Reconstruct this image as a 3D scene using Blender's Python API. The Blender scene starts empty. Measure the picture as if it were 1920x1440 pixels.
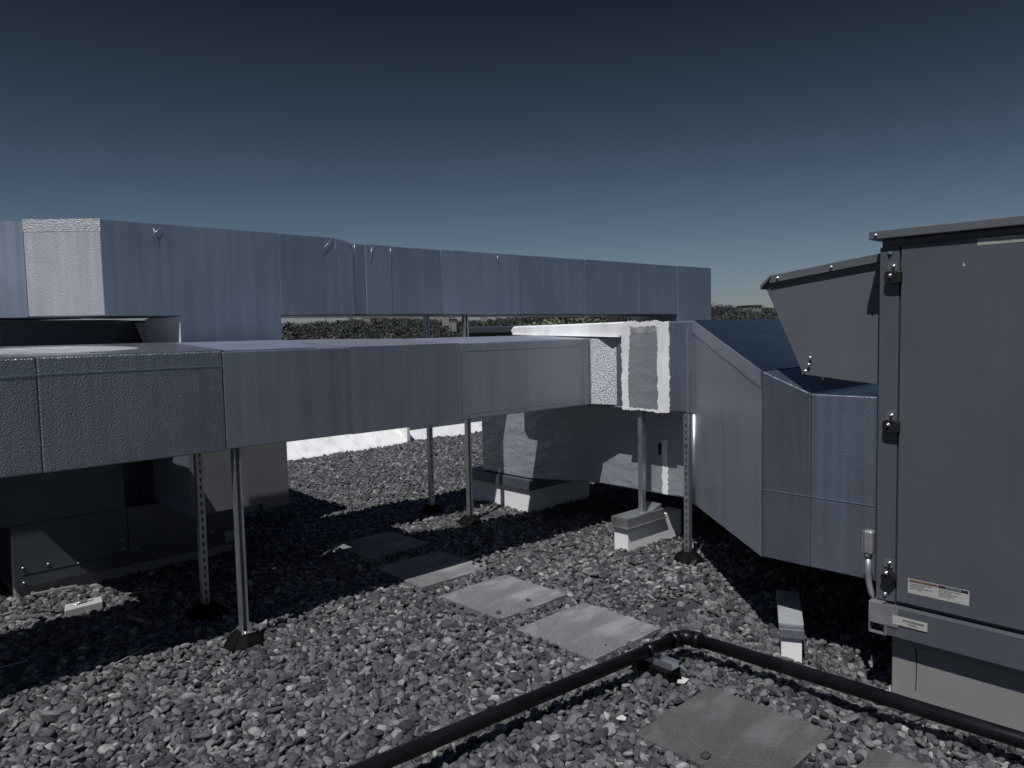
import bpy, bmesh, math, random
import numpy as np
from mathutils import Vector, Matrix

random.seed(7)
rng = np.random.default_rng(11)
scene = bpy.context.scene
COL = scene.collection

# ------------------------------------------------------------------ helpers
def tag(o, label=None, cat=None, group=None, kind=None):
    if label: o['label'] = label
    if cat: o['category'] = cat
    if group: o['group'] = group
    if kind: o['kind'] = kind
    return o

def empty(name, loc, label=None, cat=None, group=None):
    o = bpy.data.objects.new(name, None)
    o.empty_display_size = 0.1
    o.location = loc
    COL.objects.link(o)
    return tag(o, label, cat, group)

def world_off(parent):
    off = Vector((0, 0, 0))
    p = parent
    while p is not None:
        off += Vector(p.location)
        p = p.parent
    return off

class B:
    """collects shapes (in world metres) and links them as one mesh object"""
    def __init__(self):
        self.bm = bmesh.new()

    def _add(self, verts, faces):
        vs = [self.bm.verts.new(v) for v in verts]
        out = []
        for f in faces:
            try:
                out.append(self.bm.faces.new([vs[i] for i in f]))
            except ValueError:
                pass
        return vs, out

    def box(self, x0, x1, y0, y1, z0, z1, bev=0.0, seg=2):
        v = [(x0, y0, z0), (x1, y0, z0), (x1, y1, z0), (x0, y1, z0),
             (x0, y0, z1), (x1, y0, z1), (x1, y1, z1), (x0, y1, z1)]
        f = [(0, 3, 2, 1), (4, 5, 6, 7), (0, 1, 5, 4), (1, 2, 6, 5), (2, 3, 7, 6), (3, 0, 4, 7)]
        vs, fs = self._add(v, f)
        if bev > 0:
            es = list({e for q in fs for e in q.edges})
            bmesh.ops.bevel(self.bm, geom=es, offset=bev, segments=seg, affect='EDGES', profile=0.5)
        return self

    def prism(self, poly, z0, z1, bev=0.0):
        """plan polygon (counter-clockwise); z0/z1 a number or one per corner"""
        n = len(poly)
        a = z0 if isinstance(z0, (list, tuple)) else [z0] * n
        b = z1 if isinstance(z1, (list, tuple)) else [z1] * n
        v = [(p[0], p[1], a[i]) for i, p in enumerate(poly)] + [(p[0], p[1], b[i]) for i, p in enumerate(poly)]
        f = [tuple(reversed(range(n))), tuple(range(n, 2 * n))]
        for i in range(n):
            j = (i + 1) % n
            f.append((i, j, n + j, n + i))
        vs, fs = self._add(v, f)
        if bev > 0:
            es = list({e for q in fs for e in q.edges})
            bmesh.ops.bevel(self.bm, geom=es, offset=bev, segments=2, affect='EDGES', profile=0.5)
        return self

    def prism_x(self, poly, x0, x1, bev=0.0):
        """polygon in (y, z), extruded along x"""
        n = len(poly)
        v = [(x0, p[0], p[1]) for p in poly] + [(x1, p[0], p[1]) for p in poly]
        f = [tuple(range(n)), tuple(reversed(range(n, 2 * n)))]
        for i in range(n):
            j = (i + 1) % n
            f.append((j, i, n + i, n + j))
        vs, fs = self._add(v, f)
        bmesh.ops.recalc_face_normals(self.bm, faces=fs)
        if bev > 0:
            es = list({e for q in fs for e in q.edges})
            bmesh.ops.bevel(self.bm, geom=es, offset=bev, segments=2, affect='EDGES', profile=0.5)
        return self

    def prism_y(self, poly, y0, y1):
        """polygon in (x, z), extruded along y"""
        n = len(poly)
        v = [(p[0], y0, p[1]) for p in poly] + [(p[0], y1, p[1]) for p in poly]
        f = [tuple(range(n)), tuple(reversed(range(n, 2 * n)))]
        for i in range(n):
            j = (i + 1) % n
            f.append((j, i, n + i, n + j))
        vs, fs = self._add(v, f)
        bmesh.ops.recalc_face_normals(self.bm, faces=fs)
        return self

    def tube(self, pts, r, n=20, caps=True):
        pts = [Vector(p) for p in pts]
        m = len(pts)
        rs = r if isinstance(r, (list, tuple)) else [r] * m
        rings = []
        for i, p in enumerate(pts):
            if i == 0: t = pts[1] - pts[0]
            elif i == m - 1: t = pts[-1] - pts[-2]
            else: t = (pts[i + 1] - pts[i]).normalized() + (pts[i] - pts[i - 1]).normalized()
            t.normalize()
            ref = Vector((0, 0, 1)) if abs(t.z) < 0.9 else Vector((1, 0, 0))
            u = t.cross(ref).normalized(); w = t.cross(u)
            rings.append([self.bm.verts.new(p + rs[i] * (math.cos(2 * math.pi * k / n) * u + math.sin(2 * math.pi * k / n) * w)) for k in range(n)])
        fs = []
        for i in range(m - 1):
            for k in range(n):
                f = self.bm.faces.new((rings[i][k], rings[i][(k + 1) % n], rings[i + 1][(k + 1) % n], rings[i + 1][k]))
                f.smooth = True; fs.append(f)
        if caps:
            fs.append(self.bm.faces.new(rings[0])); fs.append(self.bm.faces.new(rings[-1]))
        bmesh.ops.recalc_face_normals(self.bm, faces=fs)
        return self

    def dome(self, c, axis, r, hgt, n=14):
        """a rounded bolt or screw head standing on a surface, with its washer"""
        c = Vector(c); a = Vector(axis).normalized()
        pts = [c, c + a * hgt * .25, c + a * hgt * .26, c + a * hgt * .7, c + a * hgt * .93, c + a * hgt]
        return self.tube(pts, [r, r, r * .78, r * .7, r * .45, r * .05], n)

    def quad(self, pts):
        self._add(pts, [tuple(range(len(pts)))])
        return self

    def done(self, name, mat, parent=None, loc=None, smooth=False):
        me = bpy.data.meshes.new(name)
        off = world_off(parent) if parent else Vector(loc or (0, 0, 0))
        self.bm.transform(Matrix.Translation(-off))
        if smooth:
            for f in self.bm.faces: f.smooth = True
        self.bm.to_mesh(me); self.bm.free()
        me.materials.append(mat)
        o = bpy.data.objects.new(name, me)
        COL.objects.link(o)
        if parent: o.parent = parent
        else: o.location = off
        return o

# ------------------------------------------------------------------ materials
def newmat(name):
    m = bpy.data.materials.new(name); m.use_nodes = True
    nt = m.node_tree; nt.nodes.clear()
    out = nt.nodes.new('ShaderNodeOutputMaterial')
    p = nt.nodes.new('ShaderNodeBsdfPrincipled')
    nt.links.new(p.outputs[0], out.inputs[0])
    return m, nt, p

def N(nt, t, **kw):
    n = nt.nodes.new(t)
    for k, v in kw.items(): setattr(n, k, v)
    return n

def coords(nt, scale=(1, 1, 1), kind='Object'):
    tc = N(nt, 'ShaderNodeTexCoord'); mp = N(nt, 'ShaderNodeMapping')
    mp.inputs['Scale'].default_value = scale
    nt.links.new(tc.outputs[kind], mp.inputs[0])
    return mp.outputs[0]

def noise(nt, vec, scale, detail=4, rough=.55):
    n = N(nt, 'ShaderNodeTexNoise')
    n.inputs['Scale'].default_value = scale; n.inputs['Detail'].default_value = detail
    n.inputs['Roughness'].default_value = rough
    nt.links.new(vec, n.inputs['Vector'])
    return n

def ramp(nt, fac, stops):
    r = N(nt, 'ShaderNodeValToRGB')
    el = r.color_ramp.elements
    while len(el) < len(stops): el.new(0.5)
    for e, (p, c) in zip(el, stops):
        e.position = p; e.color = (c[0], c[1], c[2], 1) if isinstance(c, (tuple, list)) else (c, c, c, 1)
    nt.links.new(fac, r.inputs[0])
    return r

def bump(nt, hgt, strength, dist, prev=None):
    b = N(nt, 'ShaderNodeBump')
    b.inputs['Strength'].default_value = strength; b.inputs['Distance'].default_value = dist
    nt.links.new(hgt, b.inputs['Height'])
    if prev is not None: nt.links.new(prev, b.inputs['Normal'])
    return b.outputs[0]

def mathn(nt, op, a, b=None, c=None):
    n = N(nt, 'ShaderNodeMath', operation=op)
    for i, v in enumerate((a, b, c)):
        if v is None: continue
        if isinstance(v, (int, float)): n.inputs[i].default_value = v
        else: nt.links.new(v, n.inputs[i])
    return n.outputs[0]

def mixc(nt, fac, a, b, mode='MIX'):
    n = N(nt, 'ShaderNodeMix', data_type='RGBA', blend_type=mode)
    if isinstance(fac, (int, float)): n.inputs[0].default_value = fac
    else: nt.links.new(fac, n.inputs[0])
    for i, v in ((6, a), (7, b)):
        if isinstance(v, (tuple, list)): n.inputs[i].default_value = (v[0], v[1], v[2], 1)
        else: nt.links.new(v, n.inputs[i])
    return n.outputs[2]

def foil(name, col, rough=.36, metal=.85, emboss=0, wrinkle=0, streak=1.0, cell=135):
    m, nt, p = newmat(name)
    v = coords(nt, (1, 1, 1))
    vs = coords(nt, (1, 1, .045))
    big = noise(nt, v, 2.2, 5)
    st = noise(nt, vs, 22, 4, .6)
    st2 = noise(nt, vs, 70, 2, .5)
    oi = N(nt, 'ShaderNodeObjectInfo')
    dark = tuple(c * .89 for c in col)
    c1 = mixc(nt, ramp(nt, st.outputs[0], [(.32, 0), (.72, 1)]).outputs[0], dark, col)
    c2 = mixc(nt, ramp(nt, big.outputs[0], [(.35, 0), (.75, .5)]).outputs[0], c1, tuple(min(1, c * 1.10) for c in col))
    c3 = mixc(nt, 1.0, c2, ramp(nt, oi.outputs['Random'], [(0, .86), (1, 1.06)]).outputs[0], 'MULTIPLY')
    nt.links.new(c3, p.inputs['Base Color'])
    p.inputs['Metallic'].default_value = metal
    r1 = mathn(nt, 'MULTIPLY_ADD', st.outputs[0], .22, rough - .11)
    r2 = mathn(nt, 'MULTIPLY_ADD', oi.outputs['Random'], .06, r1)
    r3 = mathn(nt, 'MULTIPLY_ADD', big.outputs[0], .12, r2)
    nt.links.new(mathn(nt, 'SUBTRACT', r3, .06), p.inputs['Roughness'])
    nb = bump(nt, st.outputs[0], .07 * streak, .003)
    nb = bump(nt, big.outputs[0], .15, .02, nb)
    nb = bump(nt, st2.outputs[0], .03 * streak, .001, nb)
    if emboss:
        vo = N(nt, 'ShaderNodeTexVoronoi', feature='F1')
        vo.inputs['Scale'].default_value = cell; vo.inputs['Randomness'].default_value = 1
        nt.links.new(v, vo.inputs['Vector'])
        n2 = noise(nt, v, 130, 2)
        hh = mathn(nt, 'ADD', vo.outputs['Distance'], n2.outputs[0])
        nb = bump(nt, hh, .75 * emboss, .008, nb)
    if wrinkle:
        vw = coords(nt, (1, 1, 1.7))
        w = noise(nt, vw, 2.8, 5, .5); w.inputs['Distortion'].default_value = .7
        ab = mathn(nt, 'ABSOLUTE', mathn(nt, 'SUBTRACT', w.outputs[0], .5))
        rid = ramp(nt, ab, [(0, 1), (.05, .45), (.16, .1), (.35, 0)])
        pt = ramp(nt, noise(nt, v, 1.7, 2).outputs[0], [(.42, 0), (.68, 1)])
        nb = bump(nt, mathn(nt, 'MULTIPLY', rid.outputs[0], pt.outputs[0]), .16 * wrinkle, .012, nb)
        sg = noise(nt, coords(nt, (1, 1, 2.4)), 4.5, 3, .5)
        nb = bump(nt, sg.outputs[0], .22 * wrinkle, .03, nb)
        w2 = noise(nt, v, 26, 5)
        nb = bump(nt, w2.outputs[0], .16 * wrinkle, .006, nb)
    nt.links.new(nb, p.inputs['Normal'])
    return m

def paint(name, col, rough=.5, metal=0, var=.15, bumpy=.08, scale=3, spec=.5, dirt=None):
    m, nt, p = newmat(name)
    v = coords(nt)
    n1 = noise(nt, v, scale, 5); n2 = noise(nt, v, scale * 22, 3)
    c = mixc(nt, ramp(nt, n1.outputs[0], [(.3, 0), (.75, 1)]).outputs[0], tuple(x * (1 - var) for x in col), tuple(x * (1 + var) for x in col))
    if dirt:
        d = noise(nt, coords(nt, (1, 1, .25)), 6, 6, .65)
        c = mixc(nt, ramp(nt, d.outputs[0], [(.5, 0), (.78, .75)]).outputs[0], c, dirt)
    nt.links.new(c, p.inputs['Base Color'])
    p.inputs['Metallic'].default_value = metal
    p.inputs['Specular IOR Level'].default_value = spec
    nt.links.new(mathn(nt, 'MULTIPLY_ADD', n2.outputs[0], .16, rough - .08), p.inputs['Roughness'])
    nb = bump(nt, n1.outputs[0], .2, .01)
    nt.links.new(bump(nt, n2.outputs[0], bumpy, .003, nb), p.inputs['Normal'])
    return m

M = {}
M['foil'] = foil('foil_smooth', (.44, .47, .54), .40, .88)
M['foil_blue'] = foil('foil_blue_grey', (.36, .41, .50), .42, .85)
M['foil_pale'] = foil('foil_pale_hazy', (.50, .51, .53), .50, .55, emboss=.25)
M['foil_pale_emb'] = foil('foil_pale_embossed', (.42, .43, .45), .5, .6, emboss=.55)
M['foil_mirror'] = foil('foil_sloping_top', (.30, .37, .47), .17, 1.0, streak=.1)
M['foil_run'] = foil('foil_run_emboss', (.26, .29, .36), .42, .88, emboss=.3, cell=190)
M['foil_light'] = foil('foil_light', (.47, .50, .56), .42, .84)
M['foil_mitre'] = foil('foil_speckled_panel', (.50, .52, .56), .44, .72, emboss=.75, cell=230)
M['foil_emb'] = foil('foil_embossed', (.37, .395, .45), .36, .92, emboss=.5, streak=.5)
M['foil_fine'] = foil('foil_fine_emboss', (.30, .33, .40), .40, .9, emboss=.2, streak=.3)
M['foil_wrap'] = foil('foil_wrinkled', (.46, .49, .54), .42, .6, wrinkle=2.0, streak=.4)
M['foil_tape'] = foil('foil_tape', (.25, .265, .29), .55, .35, wrinkle=1.2, streak=.3)
M['foil_top'] = foil('foil_flat_top', (.46, .48, .53), .27, .92, streak=.3)
M['coat'] = paint('white_roof_coating', (.74, .74, .74), .6, bumpy=.6, var=.08, scale=7, dirt=(.46, .46, .46))
M['coat_and_glow'] = paint('thin_coating_and_glow', (.36, .36, .37), .45, .2, bumpy=.3, var=.3, scale=9)
M['member'] = paint('white_membrane', (.72, .72, .70), .6, var=.08, bumpy=.25, dirt=(.36, .36, .36))
M['curbwhite'] = paint('white_curb_membrane', (.76, .76, .75), .6, var=.07, bumpy=.2, scale=2.2)
M['curbgrey'] = paint('dimmed_curb_membrane', (.20, .20, .195), .6, var=.16, bumpy=.25, scale=2.0)  # white curb greyed in its colour to stand for corner darkening
M['galv'] = paint('galvanised_steel', (.46, .48, .52), .38, .85, var=.22, bumpy=.15, scale=14)
M['galv_dark'] = paint('galvanised_cap', (.34, .35, .36), .42, .75, var=.2, bumpy=.12, scale=9, dirt=(.13, .10, .07))
M['cap_pale'] = paint('pale_zinc_sheet', (.34, .35, .36), .55, .2, var=.15, bumpy=.12, scale=5, dirt=(.16, .16, .16))
M['flash'] = paint('dark_metal_flashing', (.16, .18, .21), .45, .7, var=.15, bumpy=.1, scale=6)
M['unit'] = paint('grey_cabinet_paint', (.070, .077, .090), .46, 0, var=.08, bumpy=.05, scale=1.6, spec=.45, dirt=(.088, .094, .104))
M['unit_side'] = paint('grey_hood_paint', (.092, .097, .110), .48, 0, var=.07, bumpy=.05, scale=1.4, spec=.45, dirt=(.112, .116, .126))
M['unit_old'] = paint('dark_cabinet_metal', (.085, .096, .115), .38, .5, var=.2, bumpy=.06, scale=1.3)
M['riser'] = paint('grey_plenum_paint', (.128, .134, .146), .5, .1, var=.06, bumpy=.05, scale=1.5)
M['seam'] = paint('dark_gap', (.008, .008, .01), .8, var=.05)
M['rubber'] = paint('black_rubber', (.0035, .0036, .004), .75, var=.3, bumpy=.2, scale=20, spec=.1)
M['abs'] = paint('black_pipe_plastic', (.005, .0055, .007), .36, var=.4, bumpy=.06, scale=6, spec=.25, dirt=(.012, .012, .013))
M['latch'] = paint('black_latch', (.006, .006, .007), .5, var=.2)
M['bolt'] = paint('zinc_bolt', (.62, .62, .60), .3, .9, var=.1, scale=40)
M['conduit'] = paint('cast_conduit_metal', (.32, .32, .33), .42, .6, var=.2, bumpy=.3, scale=12)
M['label'] = paint('label_paper', (.36, .36, .34), .5, var=.06, scale=10)
M['label_dim'] = paint('label_plate', (.30, .30, .27), .5, var=.06, scale=10)
M['label_navy'] = paint('label_navy', (.010, .014, .04), .5, var=.05)
M['label_orange'] = paint('label_orange', (.20, .11, .075), .5, var=.05)
M['ink'] = paint('label_ink', (.012, .012, .014), .6, var=.05)
M['inkwhite'] = paint('label_ink_white', (.4, .4, .4), .6, var=.05)
M['wood'] = paint('weathered_wood', (.20, .19, .17), .8, var=.3, bumpy=.4, scale=8)
M['foam'] = paint('pale_block', (.36, .35, .33), .7, var=.12, bumpy=.3, scale=10)
M['plastic'] = paint('white_scrap_plastic', (.5, .5, .48), .5, var=.1)
M['house'] = paint('house_render', (.17, .17, .17), .8, var=.1)
M['houseroof'] = paint('house_roof', (.16, .13, .12), .8, var=.2)
M['glass'] = paint('house_window', (.02, .025, .03), .15, var=.1)
M['bark'] = paint('bark', (.06, .05, .04), .9, var=.3, bumpy=.6, scale=8)
M['earth'] = paint('far_ground', (.05, .06, .035), .95, var=.3, scale=.02)
M['rooffloor'] = paint('roof_membrane_floor', (.035, .037, .04), .75, var=.3, bumpy=.35, scale=5)
M['darkwall'] = paint('dark_cladding', (.035, .04, .048), .6, var=.2, scale=1.5)

def paver_mat(name, base, waffle):
    m, nt, p = newmat(name)
    v = coords(nt)
    n1 = noise(nt, v, 5, 6, .6); n2 = noise(nt, v, 190, 3, .7); n3 = noise(nt, coords(nt, (.6, 1.8, 1)), 3.2, 4, .6)
    c = mixc(nt, ramp(nt, n1.outputs[0], [(.3, 0), (.7, 1)]).outputs[0], tuple(x * .72 for x in base), tuple(x * 1.12 for x in base))
    c = mixc(nt, ramp(nt, n2.outputs[0], [(.36, .85), (.56, 0)]).outputs[0], c, tuple(x * .34 for x in base))
    c = mixc(nt, ramp(nt, n3.outputs[0], [(.52, 0), (.66, .65)]).outputs[0], c, tuple(min(1, x * 1.55) for x in base))
    hb = n2.outputs[0]
    if waffle:
        sx = N(nt, 'ShaderNodeSeparateXYZ'); nt.links.new(v, sx.inputs[0])
        a = mathn(nt, 'SINE', mathn(nt, 'MULTIPLY', sx.outputs[0], 2 * math.pi / .0135))
        b = mathn(nt, 'SINE', mathn(nt, 'MULTIPLY', sx.outputs[1], 2 * math.pi / .0135))
        w = mathn(nt, 'MULTIPLY', a, b)
        wv = mathn(nt, 'MULTIPLY_ADD', w, .5, .5)
        hb = mathn(nt, 'MULTIPLY_ADD', n2.outputs[0], .5, wv)
        c = mixc(nt, ramp(nt, wv, [(.05, .7), (.45, 0)]).outputs[0], c, tuple(x * .35 for x in base))
    nt.links.new(c, p.inputs['Base Color'])
    p.inputs['Roughness'].default_value = .88
    nt.links.new(bump(nt, hb, .8, .005), p.inputs['Normal'])
    return m
M['paver'] = paver_mat('concrete_paver', (.185, .187, .19), False)
M['paver_waffle'] = paver_mat('textured_paver', (.105, .105, .105), True)

def pebble_mat():
    m, nt, p = newmat('river_pebble')
    at = N(nt, 'ShaderNodeAttribute', attribute_type='INSTANCER', attribute_name='tone')
    v = coords(nt)
    n1 = noise(nt, v, 1.6, 5, .65); n2 = noise(nt, v, 9, 4, .7)
    r = ramp(nt, at.outputs['Fac'], [(0, (.016, .018, .021)), (.22, (.043, .045, .049)), (.5, (.090, .092, .096)), (.78, (.168, .170, .172)), (.95, (.29, .29, .286)), (1, (.42, .42, .41))])
    sp = ramp(nt, n1.outputs[0], [(.3, .62), (.7, 1.22)])
    c = mixc(nt, 1.0, r.outputs[0], sp.outputs[0], 'MULTIPLY')
    sp2 = ramp(nt, n2.outputs[0], [(.35, .75), (.65, 1.1)])
    c = mixc(nt, 1.0, c, sp2.outputs[0], 'MULTIPLY')
    nt.links.new(c, p.inputs['Base Color'])
    p.inputs['Roughness'].default_value = .62
    p.inputs['Specular IOR Level'].default_value = .35
    nt.links.new(bump(nt, n2.outputs[0], .35, .15), p.inputs['Normal'])
    return m
M['pebble'] = pebble_mat()

def leaf_mat(name, lo, hi):
    m, nt, p = newmat(name)
    at = N(nt, 'ShaderNodeAttribute', attribute_name='shade')
    r = ramp(nt, at.outputs['Fac'], [(0, lo), (1, hi)])
    nt.links.new(r.outputs[0], p.inputs['Base Color'])
    p.inputs['Roughness'].default_value = .65
    return m
M['leaf_far'] = leaf_mat('far_foliage', (.005, .008, .008), (.062, .074, .056))
M['leaf_bright'] = leaf_mat('bright_foliage', (.025, .036, .018), (.13, .155, .075))
M['leaf_olive'] = leaf_mat('olive_foliage', (.016, .022, .013), (.085, .092, .045))

# ------------------------------------------------------------------ camera, light, sky
cam = bpy.data.cameras.new('camera'); co = bpy.data.objects.new('camera', cam); COL.objects.link(co)
f_px = 1414.75
a = np.array([1520., 133., -f_px]); a /= np.linalg.norm(a)
b = np.array([-1323., 71., -f_px]); b /= np.linalg.norm(b)
c = np.cross(a, b)
Rm = Matrix([list(a), list(b), list(c)])
co.matrix_world = Matrix.Translation((0, 0, 1.7)) @ Rm.to_4x4()
cam.sensor_width = 36; cam.lens = 36 * f_px / 1920
cam.clip_start = .05; cam.clip_end = 8000
scene.camera = co

SUN = Vector((.457, .195, -.868)).normalized()
sl = bpy.data.lights.new('sun', 'SUN'); so = bpy.data.objects.new('sun', sl); COL.objects.link(so)
sl.energy = 4.6; sl.angle = math.radians(.5); sl.color = (1, .995, .99)
so.rotation_euler = SUN.to_track_quat('-Z', 'Y').to_euler()
so.location = (-6, -3, 12)

w = bpy.data.worlds.new('World'); scene.world = w; w.use_nodes = True
nt = w.node_tree
bg = nt.nodes['Background']
sky = nt.nodes.new('ShaderNodeTexSky'); sky.sky_type = 'NISHITA'; sky.sun_disc = False
sky.sun_elevation = math.asin(-SUN.z); sky.sun_rotation = math.atan2(-SUN.x, -SUN.y)
sky.altitude = 200; sky.air_density = 1.0; sky.dust_density = .6; sky.ozone_density = 1.5
tc = nt.nodes.new('ShaderNodeTexCoord'); sp = nt.nodes.new('ShaderNodeSeparateXYZ')
nt.links.new(tc.outputs['Generated'], sp.inputs[0])
rp = ramp(nt, sp.outputs[2], [(0, (.72, .80, 1.06)), (.10, (.62, .66, .74)), (.24, (.40, .385, .385)), (.42, (.125, .12, .12)), (.58, (.46, .58, .82)), (1, (.64, .84, 1.25))])
mx = mixc(nt, 1.0, sky.outputs[0], rp.outputs[0], 'MULTIPLY')
nt.links.new(mx, bg.inputs[0]); bg.inputs[1].default_value = .05

vs = scene.view_settings
vs.view_transform = 'Standard'; vs.look = 'None'; vs.gamma = 1; vs.exposure = -.1; vs.use_curve_mapping = False
scene.display_settings.display_device = 'sRGB'
scene.render.engine = 'CYCLES'
scene.cycles.use_denoising = True
scene.cycles.max_bounces = 8

# ------------------------------------------------------------------ setting
tag(B().box(-8, 16, -6, 10.3, -.35, -.045).done('roof', M['rooffloor']), kind='structure')

# far ground and the wooded hill, as one height field each
def hill_h(x, y):
    d = math.hypot(x, y); az = math.degrees(math.atan2(y, x))
    t = max(0, min(1, (d - 260) / 420)); t = t * t * (3 - 2 * t)
    top = 7.6 + 1.6 * math.sin(az * .21 + .6) + 1.5 * math.sin(az * .55 + 2) + max(0, (40 - az)) * .26
    if az > 58: top -= (az - 58) * .55
    return -17 + t * (17 + top)
bm = bmesh.new()
rows = []
for i in range(26):
    d = 230 + i * 24
    rows.append([bm.verts.new((d * math.cos(math.radians(z)), d * math.sin(math.radians(z)),
                               hill_h(d * math.cos(math.radians(z)), d * math.sin(math.radians(z))) - (0 if i < 23 else 6 * (i - 22)))) for z in range(0, 101, 2)])
for r0, r1 in zip(rows, rows[1:]):
    for k in range(len(r0) - 1):
        bm.faces.new((r0[k], r1[k], r1[k + 1], r0[k + 1])).smooth = True
bb = B(); bb.bm.free(); bb.bm = bm
tag(bb.done('hill', M['earth']), kind='structure')
tag(B().box(-4000, 4000, -4000, 4000, -19, -18).done('ground', M['earth']), kind='structure')

def leaf_cloud(centres, radii, per, size, flat=.8, nrm_noise=.45):
    """small leaf-sized quads spread through lumpy crowns; returns verts, shade"""
    V = []; S = []
    for (c, r) in zip(centres, radii):
        nl = rng.integers(5, 9)
        lob = rng.normal(0, .42, (nl, 3)); lob[:, 2] = lob[:, 2] * .7 + .1
        lr = rng.uniform(.38, .62, nl)
        k = rng.integers(0, nl, per)
        d = rng.normal(0, 1, (per, 3)); d /= np.linalg.norm(d, axis=1)[:, None]
        rad = lr[k] * rng.uniform(.72, 1.08, per)
        p = (lob[k] + d * rad[:, None]) * r * np.array([1, 1, flat]) + c
        n = d + rng.normal(0, nrm_noise, (per, 3)); n /= np.linalg.norm(n, axis=1)[:, None]
        t = np.cross(n, rng.normal(0, 1, (per, 3))); t /= np.linalg.norm(t, axis=1)[:, None] + 1e-9
        u = np.cross(n, t)
        s = size * rng.uniform(.6, 1.35, per)[:, None]
        V.append(np.stack([p - t * s - u * s * .6, p + t * s - u * s * .6, p + t * s * .7 + u * s * .6, p - t * s * .7 + u * s * .6], 1))
        tone = rng.beta(1.2, 2.2)
        S.append(np.clip(tone + rng.normal(0, .16, per), 0, 1))
    return np.concatenate(V), np.concatenate(S)

def leaf_object(name, V, S, mat, parent=None, loc=(0, 0, 0)):
    n = len(V)
    off = world_off(parent) if parent else Vector(loc)
    V = V - np.array(off)
    me = bpy.data.meshes.new(name)
    me.vertices.add(n * 4); me.vertices.foreach_set('co', V.reshape(-1).astype(np.float32))
    me.loops.add(n * 4); me.loops.foreach_set('vertex_index', np.arange(n * 4, dtype=np.int32))
    me.polygons.add(n); me.polygons.foreach_set('loop_start', np.arange(0, n * 4, 4, dtype=np.int32))
    me.polygons.foreach_set('loop_total', np.full(n, 4, dtype=np.int32))
    at = me.attributes.new('shade', 'FLOAT', 'FACE'); at.data.foreach_set('value', S.astype(np.float32))
    me.update(); me.validate()
    me.materials.append(mat)
    o = bpy.data.objects.new(name, me); COL.objects.link(o)
    if parent: o.parent = parent
    else: o.location = off
    return o

cs = []; rs = []
for i in range(60):
    d = 250 + i * 8.2
    az = 20.0
    while az < 72:
        dd = d + rng.uniform(-5, 5); aa = math.radians(az + rng.uniform(-.25, .25))
        x, y = dd * math.cos(aa), dd * math.sin(aa)
        r = rng.choice([rng.uniform(1.8, 3.2), rng.uniform(3, 4.6), rng.uniform(4, 5.6)])
        cs.append(np.array([x, y, hill_h(x, y) + r * .75])); rs.append(r)
        az += rng.uniform(.75, 1.25) * 430 / d
V, S = leaf_cloud(cs, rs, 170, .46, .85, .2)
tag(leaf_object('forest', V, S, M['leaf_far']), 'dense dark wood covering the hill beyond the roof', 'forest', kind='stuff')

def near_tree(name, crowns, base, mat, per, size, label, trunk_r):
    t = empty(name, base, label, 'tree')
    V, S = leaf_cloud([np.array(c) for c, r in crowns], [r for c, r in crowns], per, size)
    leaf_object('crown', V, S, mat, t)
    m = B()
    top = crowns[0][0]
    mid = (base[0] * .5 + top[0] * .5 + .2, base[1] * .5 + top[1] * .5, base[2] * .45 + top[2] * .55)
    m.tube([base, mid, top], [trunk_r, trunk_r * .7, trunk_r * .3], 12)
    for c, r in crowns[1:]:
        m.tube([mid, ((mid[0] + c[0]) / 2, (mid[1] + c[1]) / 2, (mid[2] + c[2]) / 2 - .2), c], [trunk_r * .45, trunk_r * .3, trunk_r * .12], 8)
    m.done('trunk', M['bark'], t)
    return t
near_tree('leafy_tree', [((13.75, 13.2, 1.4), .75), ((13.4, 13.5, 1.25), .65), ((14.2, 12.75, 1.42), .75), ((14.55, 12.4, 1.2), .6), ((14.0, 13.0, .3), 1.2)],
          (14.1, 13.3, -18), M['leaf_bright'], 2600, .04, 'sunlit pale green tree top showing just behind the white coated duct box', .16)
near_tree('olive_tree', [((11.3, 21.3, .95), 1.05), ((12.3, 20.8, .6), 1.0), ((10.4, 21.8, .6), 1.0), ((11.4, 21.4, -.9), 1.9)],
          (11.4, 21.4, -18), M['leaf_olive'], 2400, .05, 'olive toned tree top low in the gap beside the grey riser', .16)

def house(x, y, z, wx, wy, h, label, rot, flat=False):
    g = empty('house', (x, y, z), label, 'house', 'houses on the wooded hill')
    g.rotation_euler.z = rot
    def local(m, name, mat, par=g):
        me = bpy.data.meshes.new(name); m.bm.to_mesh(me); m.bm.free(); me.materials.append(mat)
        o = bpy.data.objects.new(name, me); COL.objects.link(o); o.parent = par; return o
    local(B().box(-wx / 2, wx / 2, -wy / 2, wy / 2, -6, h), 'wall', M['house'])
    if flat:
        local(B().box(-wx / 2 - .5, wx / 2 + .5, -wy / 2 - .5, wy / 2 + .5, h, h + .6), 'roof', M['houseroof'])
    else:
        m = B(); m.prism_x([(-wy / 2 - .5, h), (wy / 2 + .5, h), (0, h + wy * .35)], -wx / 2 - .5, wx / 2 + .5)
        local(m, 'roof', M['houseroof'])
    for k in range(3):
        u = -wx / 2 + wx * (k + .5) / 3
        local(B().box(u - wx * .09, u + wx * .09, -wy / 2 - .06, -wy / 2 + .1, h - 2.2, h - .8), 'window', M['glass'])
        v = -wy / 2 + wy * (k + .5) / 3
        local(B().box(-wx / 2 - .06, -wx / 2 + .1, v - wy * .09, v + wy * .09, h - 2.2, h - .8), 'window', M['glass'])
house(322, 403, 8.0, 6.5, 5, 2.4, 'widest pale house among the trees, seen between the two tall posts', .8)
house(330, 420, 12.2, 6, 5, 2.2, 'small pale house just above the widest one on the hill', .6)
house(393, 453, 13.3, 6, 5, 2.4, 'small white house on the hill right of the open channel post', .9)
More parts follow.
